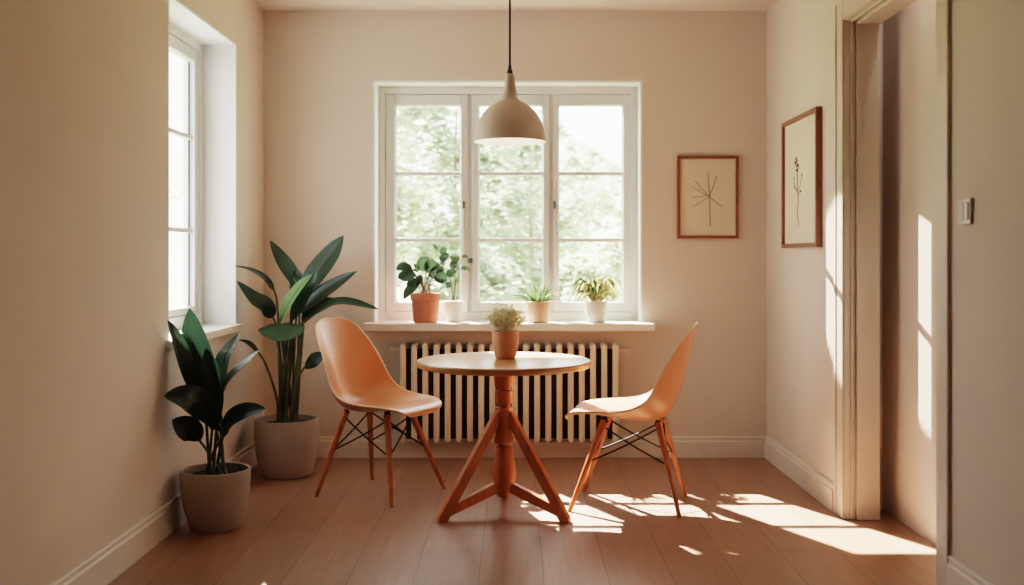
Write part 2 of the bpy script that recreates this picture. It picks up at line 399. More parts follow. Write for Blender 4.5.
# window board of the back window
bm = bmesh.new(); box(bm, -0.874, 0.794, 5.87, YB, 0.742, 0.786, 0.005); box(bm, WX0, WX1, YB - 0.01, 6.20, 0.742, 0.786, 0.0)
finish('window_sill', local(bm, W1), M['sill'], w1)
# left window, seen very obliquely
FL = XL - 0.165
W2 = Vector((FL, (LY0 + LY1) / 2, LZ0))
pl2 = lambda bm, u0, u1, d0, d1, z0, z1, b: box(bm, FL - d1, FL - d0, u0, u1, z0, z1, b)
w2 = window_group('window_2', W2, pl2, (0.915, 2.165), LY0 + 0.012, LY1 - 0.012, 0.815, LZ1 - 0.012,
    [(LY0 + 0.085, LY1 - 0.085, 0.06, 0.06)], [1.775, 1.30], 0.07, [])
bm = bmesh.new(); box(bm, XL - 0.20, XL + 0.035, LY0 - 0.035, LY1 + 0.035, 0.778, 0.815, 0.005)
# keep the horns on the room side only
finish('window_sill', local(bm, W2), M['sill'], w2)

# ------------------------------------------------------------------ radiator
RX0, RX1, NR = (397.2 - VX) * 5.87 / F, (621.2 - VX) * 5.87 / F, 20
RZ0, RZ1, RY0, RY1 = 0.106, 0.671, 5.868, 5.975
R0 = Vector(((RX0 + RX1) / 2, 5.93, 0))
rad = empty('radiator', R0, 'cream column radiator with twenty rounded sections mounted under the window', 'radiator')
pitch = (RX1 - RX0) / NR
def section_mesh():
    bm = bmesh.new()
    hw = 0.0168
    for y0, y1 in ((RY0, RY0 + 0.03), (RY0 + 0.039, RY0 + 0.068), (RY1 - 0.03, RY1)):
        prof = [(-hw, RZ0 + hw)] + [(-hw * math.cos(a), RZ0 + hw - hw * math.sin(a)) for a in [PI * k / 10 for k in range(1, 10)]] + [(hw, RZ0 + hw)]
        prof += [(hw, RZ1 - hw)] + [(hw * math.cos(a), RZ1 - hw + hw * math.sin(a)) for a in [PI * k / 10 for k in range(1, 10)]] + [(-hw, RZ1 - hw)]
        prism(bm, prof, y0 - 5.93, y1 - 5.93, lambda u, v, w: (u, w, v), 0.007)
    for z in (RZ0 + 0.04, RZ1 - 0.04):
        box(bm, -hw * 0.8, hw * 0.8, RY0 + 0.012 - 5.93, RY1 - 0.012 - 5.93, z - 0.016, z + 0.016, 0.004)
    return bm
s0 = finish('section', section_mesh(), M['radiator'], rad, smooth=True)
s0.location.x = RX0 + pitch / 2 - R0.x
for i in range(1, NR):
    c = s0.copy(); COL.objects.link(c); c.parent = rad; c.location.x = RX0 + pitch * (i + 0.5) - R0.x
bm = bmesh.new(); box(bm, RX0 + 0.02, RX1 - 0.02, RY0 + 0.016, RY0 + 0.036, RZ0 + 0.022, RZ1 - 0.03)
o = finish('gap_shade_sheet', local(bm, R0), M['gap_shade'], rad); o['label'] = 'dark sheet painting the shade between the sections'  # sheet added to paint the gaps as dark as deep shade
for sgn, xe in ((-1, RX0), (1, RX1)):
    bm = bmesh.new()
    z = 0.632
    tube(bm, [(xe - sgn * 0.02, 5.92, z), (xe + sgn * 0.028, 5.92, z)], 0.011, 14)
    tube(bm, [(xe + sgn * 0.028, 5.92, z), (xe + sgn * 0.045, 5.92, z)], 0.016, 14)
    finish('valve', local(bm, R0), M['radiator'], rad, smooth=True)
for x in (RX0 + 0.2, RX1 - 0.2):
    for z in (0.16, 0.58):
        bm = bmesh.new(); box(bm, x - 0.012, x + 0.012, 5.955, 5.998, z, z + 0.04, 0.002)
        finish('wall_bracket', local(bm, R0), M['radiator'], rad)

# ------------------------------------------------------------------ round table
T0 = Vector((-0.055, 4.69, 0))
table = empty('round_table', T0, 'round wooden pedestal table on three braced splayed legs between the chairs', 'table')
TZ = 0.700
bm = bmesh.new(); lathe(bm, [(0, TZ - 0.034), (0.375, TZ - 0.034), (0.39, TZ - 0.031), (0.396, TZ - 0.024), (0.397, TZ - 0.008), (0.393, TZ - 0.002), (0.386, TZ), (0, TZ)], 96)
finish('tabletop', bm, M['top_wood'], table, smooth=True, angle=30)
bm = bmesh.new()
prof = [(0, 0.075), (0.030, 0.078), (0.040, 0.095), (0.045, 0.125), (0.055, 0.165), (0.056, 0.185), (0.052, 0.215), (0.044, 0.255), (0.039, 0.29), (0.038, 0.305), (0.029, 0.309), (0.029, 0.317),
        (0.043, 0.320), (0.047, 0.330), (0.046, 0.345), (0.041, 0.356), (0.039, 0.37), (0.040, 0.43), (0.041, 0.478), (0.040, 0.484), (0.030, 0.486), (0.030, 0.495), (0.041, 0.497),
        (0.042, 0.505), (0.042, 0.553), (0.041, 0.560), (0.030, 0.562), (0.030, 0.570), (0.041, 0.573), (0.044, 0.60), (0.048, 0.64), (0.055, TZ - 0.034), (0, TZ - 0.034)]
lathe(bm, prof, 40); finish('column', bm, M['wood'], table, smooth=True, angle=35)
for ang in (210, 330, 90):
    a = math.radians(ang)
    d = Vector((math.cos(a), math.sin(a), 0)); tn = Vector((-d.y, d.x, 0))
    to3 = lambda u, v, w: d * u + tn * w + Vector((0, 0, v))
    bm = bmesh.new()
    prism(bm, [(0.033, 0.472), (0.048, 0.462), (0.335, 0.020), (0.337, 0.0), (0.292, 0.0), (0.283, 0.012), (0.034, 0.402)], -0.016, 0.016, to3, 0.004)
    leg = finish('leg', bm, M['wood'], table)
    bm = bmesh.new()
    prism(bm, [(0.030, 0.150), (0.256, 0.072), (0.285, 0.032), (0.276, 0.022), (0.030, 0.100)], -0.014, 0.014, to3, 0.003)
    finish('brace', bm, M['wood'], leg)

# ------------------------------------------------------------------ chairs
def shell_surface(nu=28, nv=56):
    # centre line f, h | rim line f, h | half width
    rows = [(.284, .410, .284, .410, .105), (.279, .428, .280, .429, .150), (.245, .446, .248, .449, .190), (.16, .442, .168, .462, .222), (.05, .424, .060, .468, .238), (-.05, .412, -.025, .480, .243), (-.13, .416, -.085, .508, .240),
            (-.185, .447, -.125, .552, .232), (-.217, .51, -.152, .610, .221), (-.246, .60, -.184, .672, .207), (-.270, .69, -.222, .735, .191), (-.291, .77, -.262, .792, .168), (-.302, .815, -.286, .825, .140), (-.309, .842, -.302, .845, .098), (-.311, .853, -.309, .854, .048)]
    cl = catmull([(r_[0], r_[1], 0) for r_ in rows], nv); rl = catmull([(r_[2], r_[3], 0) for r_ in rows], nv); wd = catmull([(r_[4], 0, 0) for r_ in rows], nv)
    grid = []
    for i in range(nv + 1):
        row = []
        for j in range(nu + 1):
            u = -1 + 2 * j / nu
            us = math.sin(u * PI / 2) * 0.35 + u * 0.65
            k = abs(us) ** 2.4
            row.append(Vector((cl[i].x + (rl[i].x - cl[i].x) * k, us * wd[i].x, cl[i].y + (rl[i].y - cl[i].y) * k)))
        grid.append(row)
    return grid
def make_chair(name, label, ff=0.225, fs=0.225, shorten=0.0):
    t = empty(name, (0, 0, 0), label, 'chair')
    g = shell_surface(); nv, nu = len(g), len(g[0])
    for row in g:
        for p in row:
            if p.x > 0.05: p.x -= shorten * (p.x - 0.05) / 0.234
    # vertex normals of the surface, to give the shell its thickness
    nn = [[None] * nu for _ in range(nv)]
    for i in range(nv):
        for j in range(nu):
            du = g[i][min(j + 1, nu - 1)] - g[i][max(j - 1, 0)]; dv = g[min(i + 1, nv - 1)][j] - g[max(i - 1, 0)][j]
            nn[i][j] = dv.cross(du).normalized()
    bm = bmesh.new(); th = 0.009
    A = [[bm.verts.new(g[i][j]) for j in range(nu)] for i in range(nv)]
    B = [[bm.verts.new(g[i][j] + nn[i][j] * th * SH) for j in range(nu)] for i in range(nv)]
    for i in range(nv - 1):
        for j in range(nu - 1):
            bm.faces.new((A[i][j], A[i + 1][j], A[i + 1][j + 1], A[i][j + 1])); bm.faces.new((B[i][j], B[i][j + 1], B[i + 1][j + 1], B[i + 1][j]))
    ring = [(0, j) for j in range(nu)] + [(i, nu - 1) for i in range(1, nv)] + [(nv - 1, j) for j in range(nu - 2, -1, -1)] + [(i, 0) for i in range(nv - 2, 0, -1)]
    for k in range(len(ring)):
        (i, j), (i2, j2) = ring[k], ring[(k + 1) % len(ring)]
        bm.faces.new((A[i][j], A[i2][j2], B[i2][j2], B[i][j]))
    finish('seat_shell', bm, M['shell'], t, smooth=True, angle=60)
    bm = bmesh.new()
    pts = [g[i][j] + nn[i][j] * th * 0.5 * SH for i, j in ring]; tube(bm, pts + pts[:2], 0.0056, 8, cap=False)
    o = finish('edge_trim', bm, M['edge'], t, smooth=True); o['label'] = 'thin pale rim of the shell'
    LT = {}
    for sf in (1, -1):
        for ss in (1, -1):
            top = Vector((0.125 * sf - 0.02, 0.095 * ss, 0.405)); foot = Vector((ff * sf, fs * ss, 0.0))
            bm = bmesh.new(); tube(bm, [foot, foot.lerp(top, 0.35), foot.lerp(top, 0.75), top], 0.0, 12) if False else None
            dirv = top - foot
            pts = [foot, foot + dirv * 0.25, foot + dirv * 0.5, foot + dirv * 0.75, top]
            tube(bm, pts, (0.0095, 0.0175), 14)
            finish('leg', bm, M['leg_wood'], t, smooth=True)
            LT[(sf, ss)] = (top, foot)
    pairs = [((1, 1), (1, -1)), ((-1, 1), (-1, -1)), ((1, 1), (-1, 1)), ((1, -1), (-1, -1))]
    for a, b in pairs:
        bm = bmesh.new()
        for p, q in ((a, b), (b, a)):
            s = LT[p][0] + (LT[p][1] - LT[p][0]) * 0.06; e = LT[q][0] + (LT[q][1] - LT[q][0]) * 0.46
            tube(bm, [s, s.lerp(e, 0.5) + Vector((0, 0, -0.006)), e], 0.0037, 8, n=6)
        finish('wire_brace', bm, M['black'], t, smooth=True)
    for sf in (-1, 1):
        for ss in (1, -1):
            c = LT[(sf, ss)][0]; bm = bmesh.new()
            lathe(bm, [(0, 0.396), (0.0175, 0.396), (0.0175, 0.402), (0.012, 0.413 if sf < 0 else 0.424), (0, 0.414 if sf < 0 else 0.425)], 16, c.x, c.y)
            finish('seat_mount', bm, M['black'], t, smooth=True)
    return t
def children(o): return [c for c in bpy.data.objects if c.parent == o]
SH = 1.0
chair1 = make_chair('shell_chair', 'tan moulded shell chair turned away from the radiator, beside the potted plant in the corner', 0.225, 0.225, 0.03)
chair2 = make_chair('shell_chair', 'tan moulded shell chair with its rounded back towards the doorway', 0.25, 0.212)
for c_ in (chair1, chair2): c_['group'] = 'shell chairs at the round table'
chair1.location = (-0.665, 5.09, 0); chair1.rotation_euler.z = math.radians(-29)
chair2.location = (0.535, 4.865, 0); chair2.rotation_euler.z = math.radians(167)

# ------------------------------------------------------------------ pendant lamp
LP = Vector((-0.028, 4.69, 1.69))
lamp = empty('pendant_lamp', LP, 'dome pendant lamp in matt beige hanging on a dark cord over the table', 'lamp')
outer = [(0.1655, 1.690), (0.1645, 1.705), (0.160, 1.735), (0.152, 1.765), (0.140, 1.792), (0.122, 1.820), (0.099, 1.845), (0.074, 1.862), (0.050, 1.875), (0.038, 1.888), (0.032, 1.905), (0.026, 1.945), (0.0215, 1.985), (0.0205, 1.994), (0.016, 2.0), (0.0, 2.0)]
bm = bmesh.new(); lathe(bm, [(r, z - LP.z) for r, z in outer], 64)
shade = finish('lamp_shade', bm, M['lamp_out'], lamp, smooth=True, angle=60)
inner = [(0.1655, 1.690), (0.1625, 1.690), (0.161, 1.705), (0.1565, 1.735), (0.1485, 1.765), (0.1365, 1.790), (0.118, 1.817), (0.096, 1.840), (0.07, 1.857), (0.0, 1.862)]
bm = bmesh.new(); lathe(bm, [(r, z - LP.z) for r, z in inner], 64)
o = finish('shade_lining', bm, M['lamp_in'], shade, smooth=True, angle=60); o['label'] = 'white inside of the shade'
bm = bmesh.new(); lathe(bm, [(r, z - LP.z) for r, z in ((0, 1.745), (0.018, 1.748), (0.03, 1.765), (0.034, 1.785), (0.028, 1.808), (0.016, 1.83), (0.013, 1.858), (0, 1.858))], 24)
finish('bulb', bm, M['bulb'], lamp, smooth=True)
bm = bmesh.new(); tube(bm, [(0, 0, 2.012 - LP.z), (0, 0, CE - 0.02 - LP.z)], 0.0048, 10)
finish('cord', bm, M['cord'], lamp, smooth=True)
bm = bmesh.new(); lathe(bm, [(0, 2.000 - LP.z), (0.0125, 2.000 - LP.z), (0.0125, 2.012 - LP.z), (0.008, 2.02 - LP.z), (0.007, 2.038 - LP.z), (0, 2.038 - LP.z)], 20)
finish('cord_grip', bm, M['cord'], lamp, smooth=True)
bm = bmesh.new(); lathe(bm, [(0, CE - 0.03 - LP.z), (0.045, CE - 0.028 - LP.z), (0.052, CE - LP.z), (0, CE - LP.z)], 32)
finish('ceiling_rose', bm, M['lamp_out'], lamp, smooth=True)

# ------------------------------------------------------------------ plants
def leaf(bm, ctrl, width, roll=0.0, fold=0.18, shape='paddle', n=16, wave=0.0, peak=0.5, tipw=0.0, mi=0, facing=(0, -1, 0.25)):
    pts = catmull(ctrl, n)
    fc = Vector(facing)
    rows = []
    for i, p in enumerate(pts):
        s = i / n
        t = (pts[min(i + 1, n)] - pts[max(i - 1, 0)]).normalized()
        sd = t.cross(fc)
        if sd.length < 1e-4: sd = Vector((1, 0, 0))
        sd.normalize(); nm = sd.cross(t).normalized()
        R = Matrix.Rotation(roll, 3, t); sd = R @ sd; nm = R @ nm
        if shape == 'paddle':
            w = math.sin(PI * min(1, s ** (math.log(0.5) / math.log(peak)))) ** 0.72
        elif shape == 'blade':
            w = (1 - s) ** 0.6 * min(1, 0.5 + s * 4)
        else: w = math.sin(PI * s) ** 0.6
        w = max(w, 0.02) * width / 2
        row = []
        for k, u in enumerate((-1, -0.5, 0, 0.5, 1)):
            row.append(bm.verts.new(p + sd * (u * w) + nm * (abs(u) * w * fold * 2 * (1 - 0.35 * abs(u)) + wave * w * math.sin(s * 11 + u * 2) * abs(u))))
        rows.append(row)
    for a, b in zip(rows, rows[1:]):
        for k in range(4):
            f = bm.faces.new((a[k], a[k + 1], b[k + 1], b[k])); f.material_index = mi; f.smooth = True
def midrib(bm, ctrl, fold_n, rad, facing=(0, -1, 0.25), off=0.0025):
    pts = catmull(ctrl, 14); fc = Vector(facing).normalized()
    tube(bm, [p + fc * off for p in pts[:-1]], (rad, rad * 0.3), 5)
def pot(parent, base, r0, r1, h, mat, wall=0.008, lip=None, bulge=0.0, soil_drop=0.02, foot=0.012):
    prof = [(0, 0), (r0 - foot * 0.5, 0), (r0, foot * 0.5)]
    for k in range(1, 9):
        s = k / 8
        prof.append((r0 + (r1 - r0) * s + bulge * math.sin(PI * s), foot * 0.5 + (h - foot * 0.5) * s))
    if lip:
        lh, lo = lip
        prof = [(r, z) for r, z in prof if z < h - lh] + [(r0 + (r1 - r0) * (1 - lh / h), h - lh), (r1 + lo * 0.8, h - lh + 0.002), (r1 + lo, h - 0.004), (r1 + lo - 0.002, h)]
        r1e = r1 + lo
    else: r1e = r1
    prof += [(r1e - wall * 0.4, h + 0.0015), (r1e - wall, h - 0.002), (r1 - wall, h - soil_drop - 0.01), (0, h - soil_drop - 0.012)]
    bm = bmesh.new(); lathe(bm, prof, 56)
    p = finish('pot', bm, mat, parent, smooth=True, angle=50)
    bm = bmesh.new(); lathe(bm, [(0, h - soil_drop + 0.004), ((r1 - wall) * 0.6, h - soil_drop + 0.002), (r1 - wall + 0.001, h - soil_drop - 0.004)], 32)
    finish('soil', bm, M['soil'], parent, smooth=True)
    return p
def foliage(parent, bm_leaf, bm_stem, base, leafmats, stemmat, leafname='foliage', stemname='stems'):
    if bm_stem and len(bm_stem.verts): finish(stemname, local(bm_stem, base), stemmat, parent, smooth='keep')
    finish(leafname, local(bm_leaf, base), leafmats, parent, smooth='keep')

# --- A: the plant standing by the left window (nearest)
A0 = Vector((-1.298, 4.45, 0))
pa = empty('potted_plant', A0, 'dark-leaved floor plant in a grey pot below the side window, before the corner plant', 'potted plant', 'floor plants in grey pots')
pot(pa, A0, 0.108, 0.148, 0.252, M['pot_grey'], wall=0.012, bulge=0.012, soil_drop=0.03)
bl, bs = bmesh.new(), bmesh.new()
ZA = 4.45
def q(px, py, dz=0.0): return P(px, py, ZA + dz)
def base_a(k, d=0.0): return Vector((A0.x + 0.045 * math.cos(k), A0.y + 0.045 * math.sin(k) + d, 0.22))
# (control points base->tip, width m, roll, peak, material index)
LA = [
    ([q(212, 412, .02), q(205, 380, .0), q(195, 345, -.02), q(189.5, 308, -.01)], 0.128, 0.15, 0.52, 0, 0.10),
    ([q(205, 410, .0), q(192, 385, -.07), q(180, 350, -.16), q(167.5, 320, -.25)], 0.08, 1.0, 0.55, 0, 0.22),
    ([q(217, 420, .01), q(217, 390, .03), q(224, 358, .05), q(239, 334, .06)], 0.095, -0.45, 0.45, 0, 0.12),
    ([q(218, 400, -.02), q(230, 380, -.05), q(246, 364, -.08), q(260, 350, -.10)], 0.085, -1.0, 0.35, 0, 0.25),
    ([q(223, 432, -.02), q(205, 408, -.10), q(186, 398, -.18), q(164, 396, -.24)], 0.125, 0.30, 0.50, 0, 0.10),
    ([q(200, 441, -.03), q(193, 432, -.08), q(183, 426, -.13), q(172, 420, -.16)], 0.105, 0.25, 0.50, 0, 0.10),
    ([q(223, 437, -.04), q(230, 421, -.10), q(245, 412, -.14), q(266, 409, -.17)], 0.098, -0.55, 0.50, 0, 0.14),
    ([q(212, 432, -.04), q(214, 405, -.06), q(212, 375, -.05), q(206, 348, -.03)], 0.105, -0.25, 0.5, 0, 0.12)]
for k, (c, w, r, pk, mi, fo) in enumerate(LA):
    leaf(bl, c, w, r, fo, peak=pk, mi=mi, wave=0.03)
    midrib(bs, c, fo, 0.0022)
    b = base_a(k * 2.4); s = c[0]; tip = Vector(c[1])
    tube(bs, [b, b.lerp(s, 0.5) + Vector((0, 0, 0.01)), s, s.lerp(tip, 0.6)], (0.0075, 0.0045), 8, n=10)
foliage(pa, bl, bs, A0, [M['leaf_dark']], M['stem_dark'])

# --- B: the tall plant in the corner
B0 = Vector((-1.228, 5.52, 0))
pb = empty('potted_plant', B0, 'tall dark-leaved floor plant in a wide grey pot in the corner behind the shell chair', 'potted plant', 'floor plants in grey pots')
pot(pb, B0, 0.138, 0.170, 0.302, M['pot_grey'], wall=0.013, bulge=0.012, soil_drop=0.03)
bl, bs = bmesh.new(), bmesh.new()
ZB = 5.5
def q(px, py, dz=0.0): return P(px, py, ZB + dz)
LB = [
    ([q(300, 292, .06), q(292, 275, .10), q(281, 258, .14), q(270, 240.5, .17)], 0.085, 0.35, 0.45, 0, 0.16),
    ([q(300, 300, .05), q(313, 279, .08), q(330, 256, .13), q(343.5, 235.5, .16)], 0.142, -0.35, 0.48, 0, 0.14),
    ([q(293, 316, .0), q(314, 300, .02), q(334, 286, .02), q(357, 271, .02)], 0.115, -0.55, 0.45, 0, 0.18),
    ([q(280, 324, -.06), q(287, 306, -.10), q(299, 288, -.10), q(312, 274, -.08)], 0.085, -0.6, 0.48, 2, 0.18),
    ([q(290, 322, -.02), q(299, 304, -.05), q(308, 287, -.05), q(317, 272, -.03)], 0.085, -0.2, 0.48, 1, 0.14),
    ([q(301, 326, .0), q(322, 308, -.03), q(345, 302, -.06), q(379.5, 309.5, -.10)], 0.075, -0.75, 0.55, 0, 0.2),
    ([q(273, 318, -.04), q(266, 306, -.10), q(254, 298, -.15), q(237, 281, -.20)], 0.090, 0.4, 0.40, 0, 0.16),
    ([q(274, 290, -.03), q(264, 278, -.10), q(250, 270, -.17), q(233.5, 265.5, -.24)], 0.040, 0.7, 0.3, 0, 0.3),
    ([q(303, 325, -.05), q(293, 330, -.13), q(278, 334, -.18), q(260, 331, -.20)], 0.105, 0.25, 0.45, 1, 0.12),
    ([q(292, 328, -.06), q(279, 330, -.12), q(269, 332, -.15), q(258, 330, -.17)], 0.085, 0.3, 0.5, 0, 0.14),
    ([q(304, 368, -.03), q(312, 362, -.06), q(318, 358, -.07), q(325, 354, -.08)], 0.080, -0.2, 0.5, 0, 0.12),
    ([q(296, 318, .06), q(300, 300, .08), q(298, 284, .10), q(296, 268, .10)], 0.10, 0.1, 0.5, 0, 0.14),
    ([q(258, 352, -.14), q(252, 346, -.16), q(246, 342, -.18), q(238, 340, -.20)], 0.03, 0.6, 0.4, 0, 0.3),
    ([q(302, 324, .03), q(310, 312, .05), q(324, 304, .08), q(340, 300, .10)], 0.085, -0.3, 0.5, 0, 0.14)]
stem_mid = {12: [q(277, 399, -.05), q(266, 365, -.09)], 10: [q(296, 384, -.03)], 7: [q(278, 318, .0)], 6: [q(278, 338, -.02)]}
for k, (c, w, r, pk, mi, fo) in enumerate(LB):
    leaf(bl, c, w, r, fo, peak=pk, mi=mi, wave=0.03)
    midrib(bs, c, fo, 0.0022)
    a = k * 2.4
    b = Vector((B0.x + 0.05 * math.cos(a), B0.y + 0.05 * math.sin(a), 0.27)); s = Vector(c[0])
    mid = stem_mid.get(k, [b.lerp(s, 0.55) + Vector((0, 0, 0.02))])
    tube(bs, [b] + mid + [s, s.lerp(Vector(c[1]), 0.7)], (0.008, 0.0045), 8, n=14)
for k in range(7):
    a = k * 0.9; b = Vector((B0.x + 0.035 * math.cos(a), B0.y + 0.035 * math.sin(a), 0.27))
    e = P(276 + k * 4.0, 335 - (k % 3) * 6, ZB - 0.02 + 0.01 * k)
    tube(bs, [b, b.lerp(e, 0.5), e], (0.008, 0.005), 8, n=8)
foliage(pb, bl, bs, B0, [M['leaf_dark'], M['leaf_mid'], M['leaf_light']], M['stem_dark'])

# --- five small plants
SZ, SY = 0.786, 5.985
def sillpt(px, py, dz=0.0): return P(px, py, SY + dz)
# terracotta pot with the dense glossy plant
C0 = Vector(((425.5 - VX) * (SY - 0.02) / F, SY - 0.02, SZ))
pc = empty('potted_plant', C0, 'broad-leaved plant in a rimmed terracotta pot on the window sill', 'potted plant')
pot(pc, C0, 0.071, 0.084, 0.170, M['terracotta'], lip=(0.040, 0.005), soil_drop=0.012)
bl, bs = bmesh.new(), bmesh.new()
k10 = lambda x, y, d=0.0: P(380 + x / 5.85, 230 + y / 5.85, SY - 0.045 + d)
LC = [([(190, 232), (160, 222), (125, 215), (93, 232)], .072, .2), ([(215, 262), (180, 262), (140, 268), (100, 275)], .085, -.3), ([(225, 285), (200, 300), (175, 312), (152, 322)], .060, .4),
      ([(240, 300), (200, 328), (165, 360), (138, 405)], .075, .2), ([(268, 240), (255, 215), (262, 185), (290, 162)], .100, -.1), ([(268, 250), (290, 215), (300, 190), (302, 168)], .085, .3),
      ([(305, 255), (335, 262), (365, 285), (392, 300)], .088, .1), ([(325, 255), (345, 235), (360, 232), (376, 240)], .055, -.2), ([(222, 250), (214, 230), (208, 215), (196, 212)], .05, .3),
      ([(290, 240), (310, 225), (330, 210), (352, 200)], .05, -.3), ([(245, 262), (235, 280), (220, 300), (205, 318)], .055, .1), ([(282, 270), (300, 262), (318, 270), (330, 285)], .055, .2)]
random.seed(5)
for i, (c, w, r) in enumerate(LC):
    d = [random.uniform(-.05, .05) for _ in range(4)]
    pts = [k10(x, y, d[0] * (1 - j / 3) * 0 + d[1] * 0.8 * (j / 3)) for j, (x, y) in enumerate(c)]
    leaf(bl, pts, w * 0.84, r, 0.12, n=10, mi=0)
    b = Vector((C0.x + random.uniform(-.03, .03), C0.y + random.uniform(-.03, .03), SZ + 0.155)); s = pts[0]
    tube(bs, [b, b.lerp(s, .55) + Vector((random.uniform(-.01, .01), 0, .012)), s, pts[1]], (0.0032, 0.0018), 6, n=8)
foliage(pc, bl, bs, C0, [M['leaf_sill']], M['stem_brown'])
# small white pot with the thin branching plant
D0 = Vector(((453.5 - VX) * 6.045 / F, 6.045, SZ))
pd = empty('potted_plant', D0, 'thin-stemmed plant in a small white pot beside the rimmed terracotta pot', 'potted plant')
pot(pd, D0, 0.042, 0.0585, 0.122, M['pot_white'], soil_drop=0.01, bulge=0.003)
bl, bs = bmesh.new(), bmesh.new()
k10 = lambda x, y, d=0.0: P(380 + x / 5.85, 230 + y / 5.85, 6.06 + d)
ST = [[(428, 418), (420, 340), (405, 270), (370, 200), (345, 160), (308, 85)], [(430, 418), (436, 340), (440, 270), (425, 190), (390, 135)], [(440, 415), (455, 385), (478, 352)], [(432, 400), (445, 300), (470, 230), (505, 220), (530, 245)], [(440, 250), (470, 190), (490, 158), (525, 168)]]
for s in ST: tube(bs, [k10(x, y) for x, y in s], (0.0034, 0.0014), 6, n=14)
LD = [([(345, 175), (365, 165), (385, 152), (404, 140)], .052, 0), ([(350, 140), (362, 128), (376, 116), (392, 108)], .04, 0), ([(410, 160), (430, 158), (448, 168), (462, 182)], .052, 1), ([(425, 230), (428, 212), (440, 198), (455, 208)], .055, 0),
      ([(385, 275), (405, 258), (425, 248), (448, 240)], .052, 0), ([(345, 210), (330, 208), (315, 205), (303, 212)], .042, 1), ([(515, 170), (522, 175), (530, 182), (538, 193)], .036, 0), ([(470, 222), (490, 222), (510, 228), (528, 236)], .032, 1),
      ([(415, 335), (400, 325), (390, 318), (380, 312)], .045, 0), ([(308, 85), (320, 95), (332, 108), (344, 122)], .02, 0), ([(478, 158), (490, 153), (502, 153), (515, 160)], .022, 1), ([(352, 200), (365, 195), (372, 200), (384, 205)], .035, 1), ([(440, 295), (452, 285), (458, 275), (462, 262)], .03, 1)]
for c, w, mi in LD:
    d = random.uniform(-.015, .03)
    leaf(bl, [k10(x, y, d * j / 3) for j, (x, y) in enumerate(c)], w, random.uniform(-.3, .3), .12, n=8, mi=mi)
foliage(pd, bl, bs, D0, [M['leaf_sill'], M['leaf_sill_pale']], M['stem_brown'])
# spiky rosette in a pinkish pot
E0 = Vector(((538 - VX) * SY / F, SY, SZ))
pe = empty('potted_plant', E0, 'spiky green rosette plant in a pinkish clay pot on the window sill', 'potted plant')
pot(pe, E0, 0.060, 0.0715, 0.122, M['terracotta_pink'], soil_drop=0.008, bulge=0.004)
bl = bmesh.new(); random.seed(11)
for k in range(44):
    a = k * 2.39996; el = random.uniform(0.15, 1.25)
    L = random.uniform(0.115, 0.155) * (1.0 if el < 0.9 else 0.9)
    d = Vector((math.cos(a) * math.cos(el), math.sin(a) * math.cos(el) * 0.9, math.sin(el)))
    b = Vector((E0.x + 0.02 * math.cos(a), E0.y + 0.02 * math.sin(a), SZ + 0.112))
    p1 = b + d * L * .5 + Vector((0, 0, .012)); p2 = b + d * L + Vector((0, 0, -.008 if el < .6 else 0.0))
    if p2.y > 6.13: continue
    leaf(bl, [b, p1, p2], 0.013, random.uniform(-.6, .6), .25, 'blade', n=6, mi=0)
foliage(pe, bl, None, E0, [M['blade']], None)
# yellow-green arching grass in white pot
G0 = Vector(((596.3 - VX) * SY / F, SY, SZ))
pg = empty('potted_plant', G0, 'yellow-green arching plant in a white pot, last on the sill towards the framed pictures', 'potted plant')
pot(pg, G0, 0.053, 0.0655, 0.126, M['pot_white'], soil_drop=0.008, bulge=0.003)
bl = bmesh.new(); random.seed(23)
for k in range(95):
    a = k * 2.39996 + random.uniform(-.3, .3); rr = random.uniform(.05, .15); hh = random.uniform(.045, .145)
    b = Vector((G0.x + 0.02 * math.cos(a), G0.y + 0.02 * math.sin(a), SZ + 0.116))
    p1 = b + Vector((math.cos(a) * rr * .5, math.sin(a) * rr * .4, hh)); p2 = b + Vector((math.cos(a) * rr, math.sin(a) * rr * .75, hh * random.uniform(.2, .75)))
    leaf(bl, [b, p1, p2], random.uniform(.010, .017), random.uniform(-.8, .8), .2, 'paddle', n=7, mi=0 if random.random() < .75 else 1)
foliage(pg, bl, None, G0, [M['blade_yellow'], M['blade']], None)
# blossom plant on the table
K0 = Vector(((505.5 - VX) * 4.73 / F, 4.73, TZ))
pk_ = empty('potted_plant', K0, 'bushy plant of tiny cream blossoms in a terracotta pot on the round table', 'potted plant')
pot(pk_, K0, 0.046, 0.0605, 0.126, M['terracotta_pale'], soil_drop=0.008, bulge=0.007)
bs, bf = bmesh.new(), bmesh.new(); random.seed(31)
ico = bmesh.new(); bmesh.ops.create_icosphere(ico, subdivisions=1, radius=1.0)
icov = [v.co.copy() for v in ico.verts]; icof = [[v.index for v in f.verts] for f in ico.faces]; ico.free()
def blob(bm, p, r):
    vs = [bm.verts.new(p + v * r) for v in icov]
    for f in icof:
        ff = bm.faces.new([vs[i] for i in f]); ff.smooth = True
for k in range(46):
    a = k * 2.39996; rr = math.sqrt((k + .5) / 46)
    b = Vector((K0.x + 0.022 * rr * math.cos(a), K0.y + 0.022 * rr * math.sin(a), TZ + 0.112))
    e = Vector((K0.x + 0.088 * rr * math.cos(a), K0.y + 0.088 * rr * math.sin(a), TZ + 0.126 + 0.126 - 0.055 * rr ** 2 + random.uniform(-.03, .005)))
    m_ = b.lerp(e, .5) + Vector((0, 0, .012)); tube(bs, [b, m_, e], (0.0012, 0.0007), 5, n=5)
    for j in range(16):
        s = random.uniform(.45, 1); o_ = b.lerp(e, s) + Vector((random.gauss(0, .012), random.gauss(0, .012), random.gauss(.003, .010)))
        tube(bs, [b.lerp(e, s * .8), o_], 0.0006, 4, cap=False)
        blob(bf, o_, random.uniform(.0034, .0058))
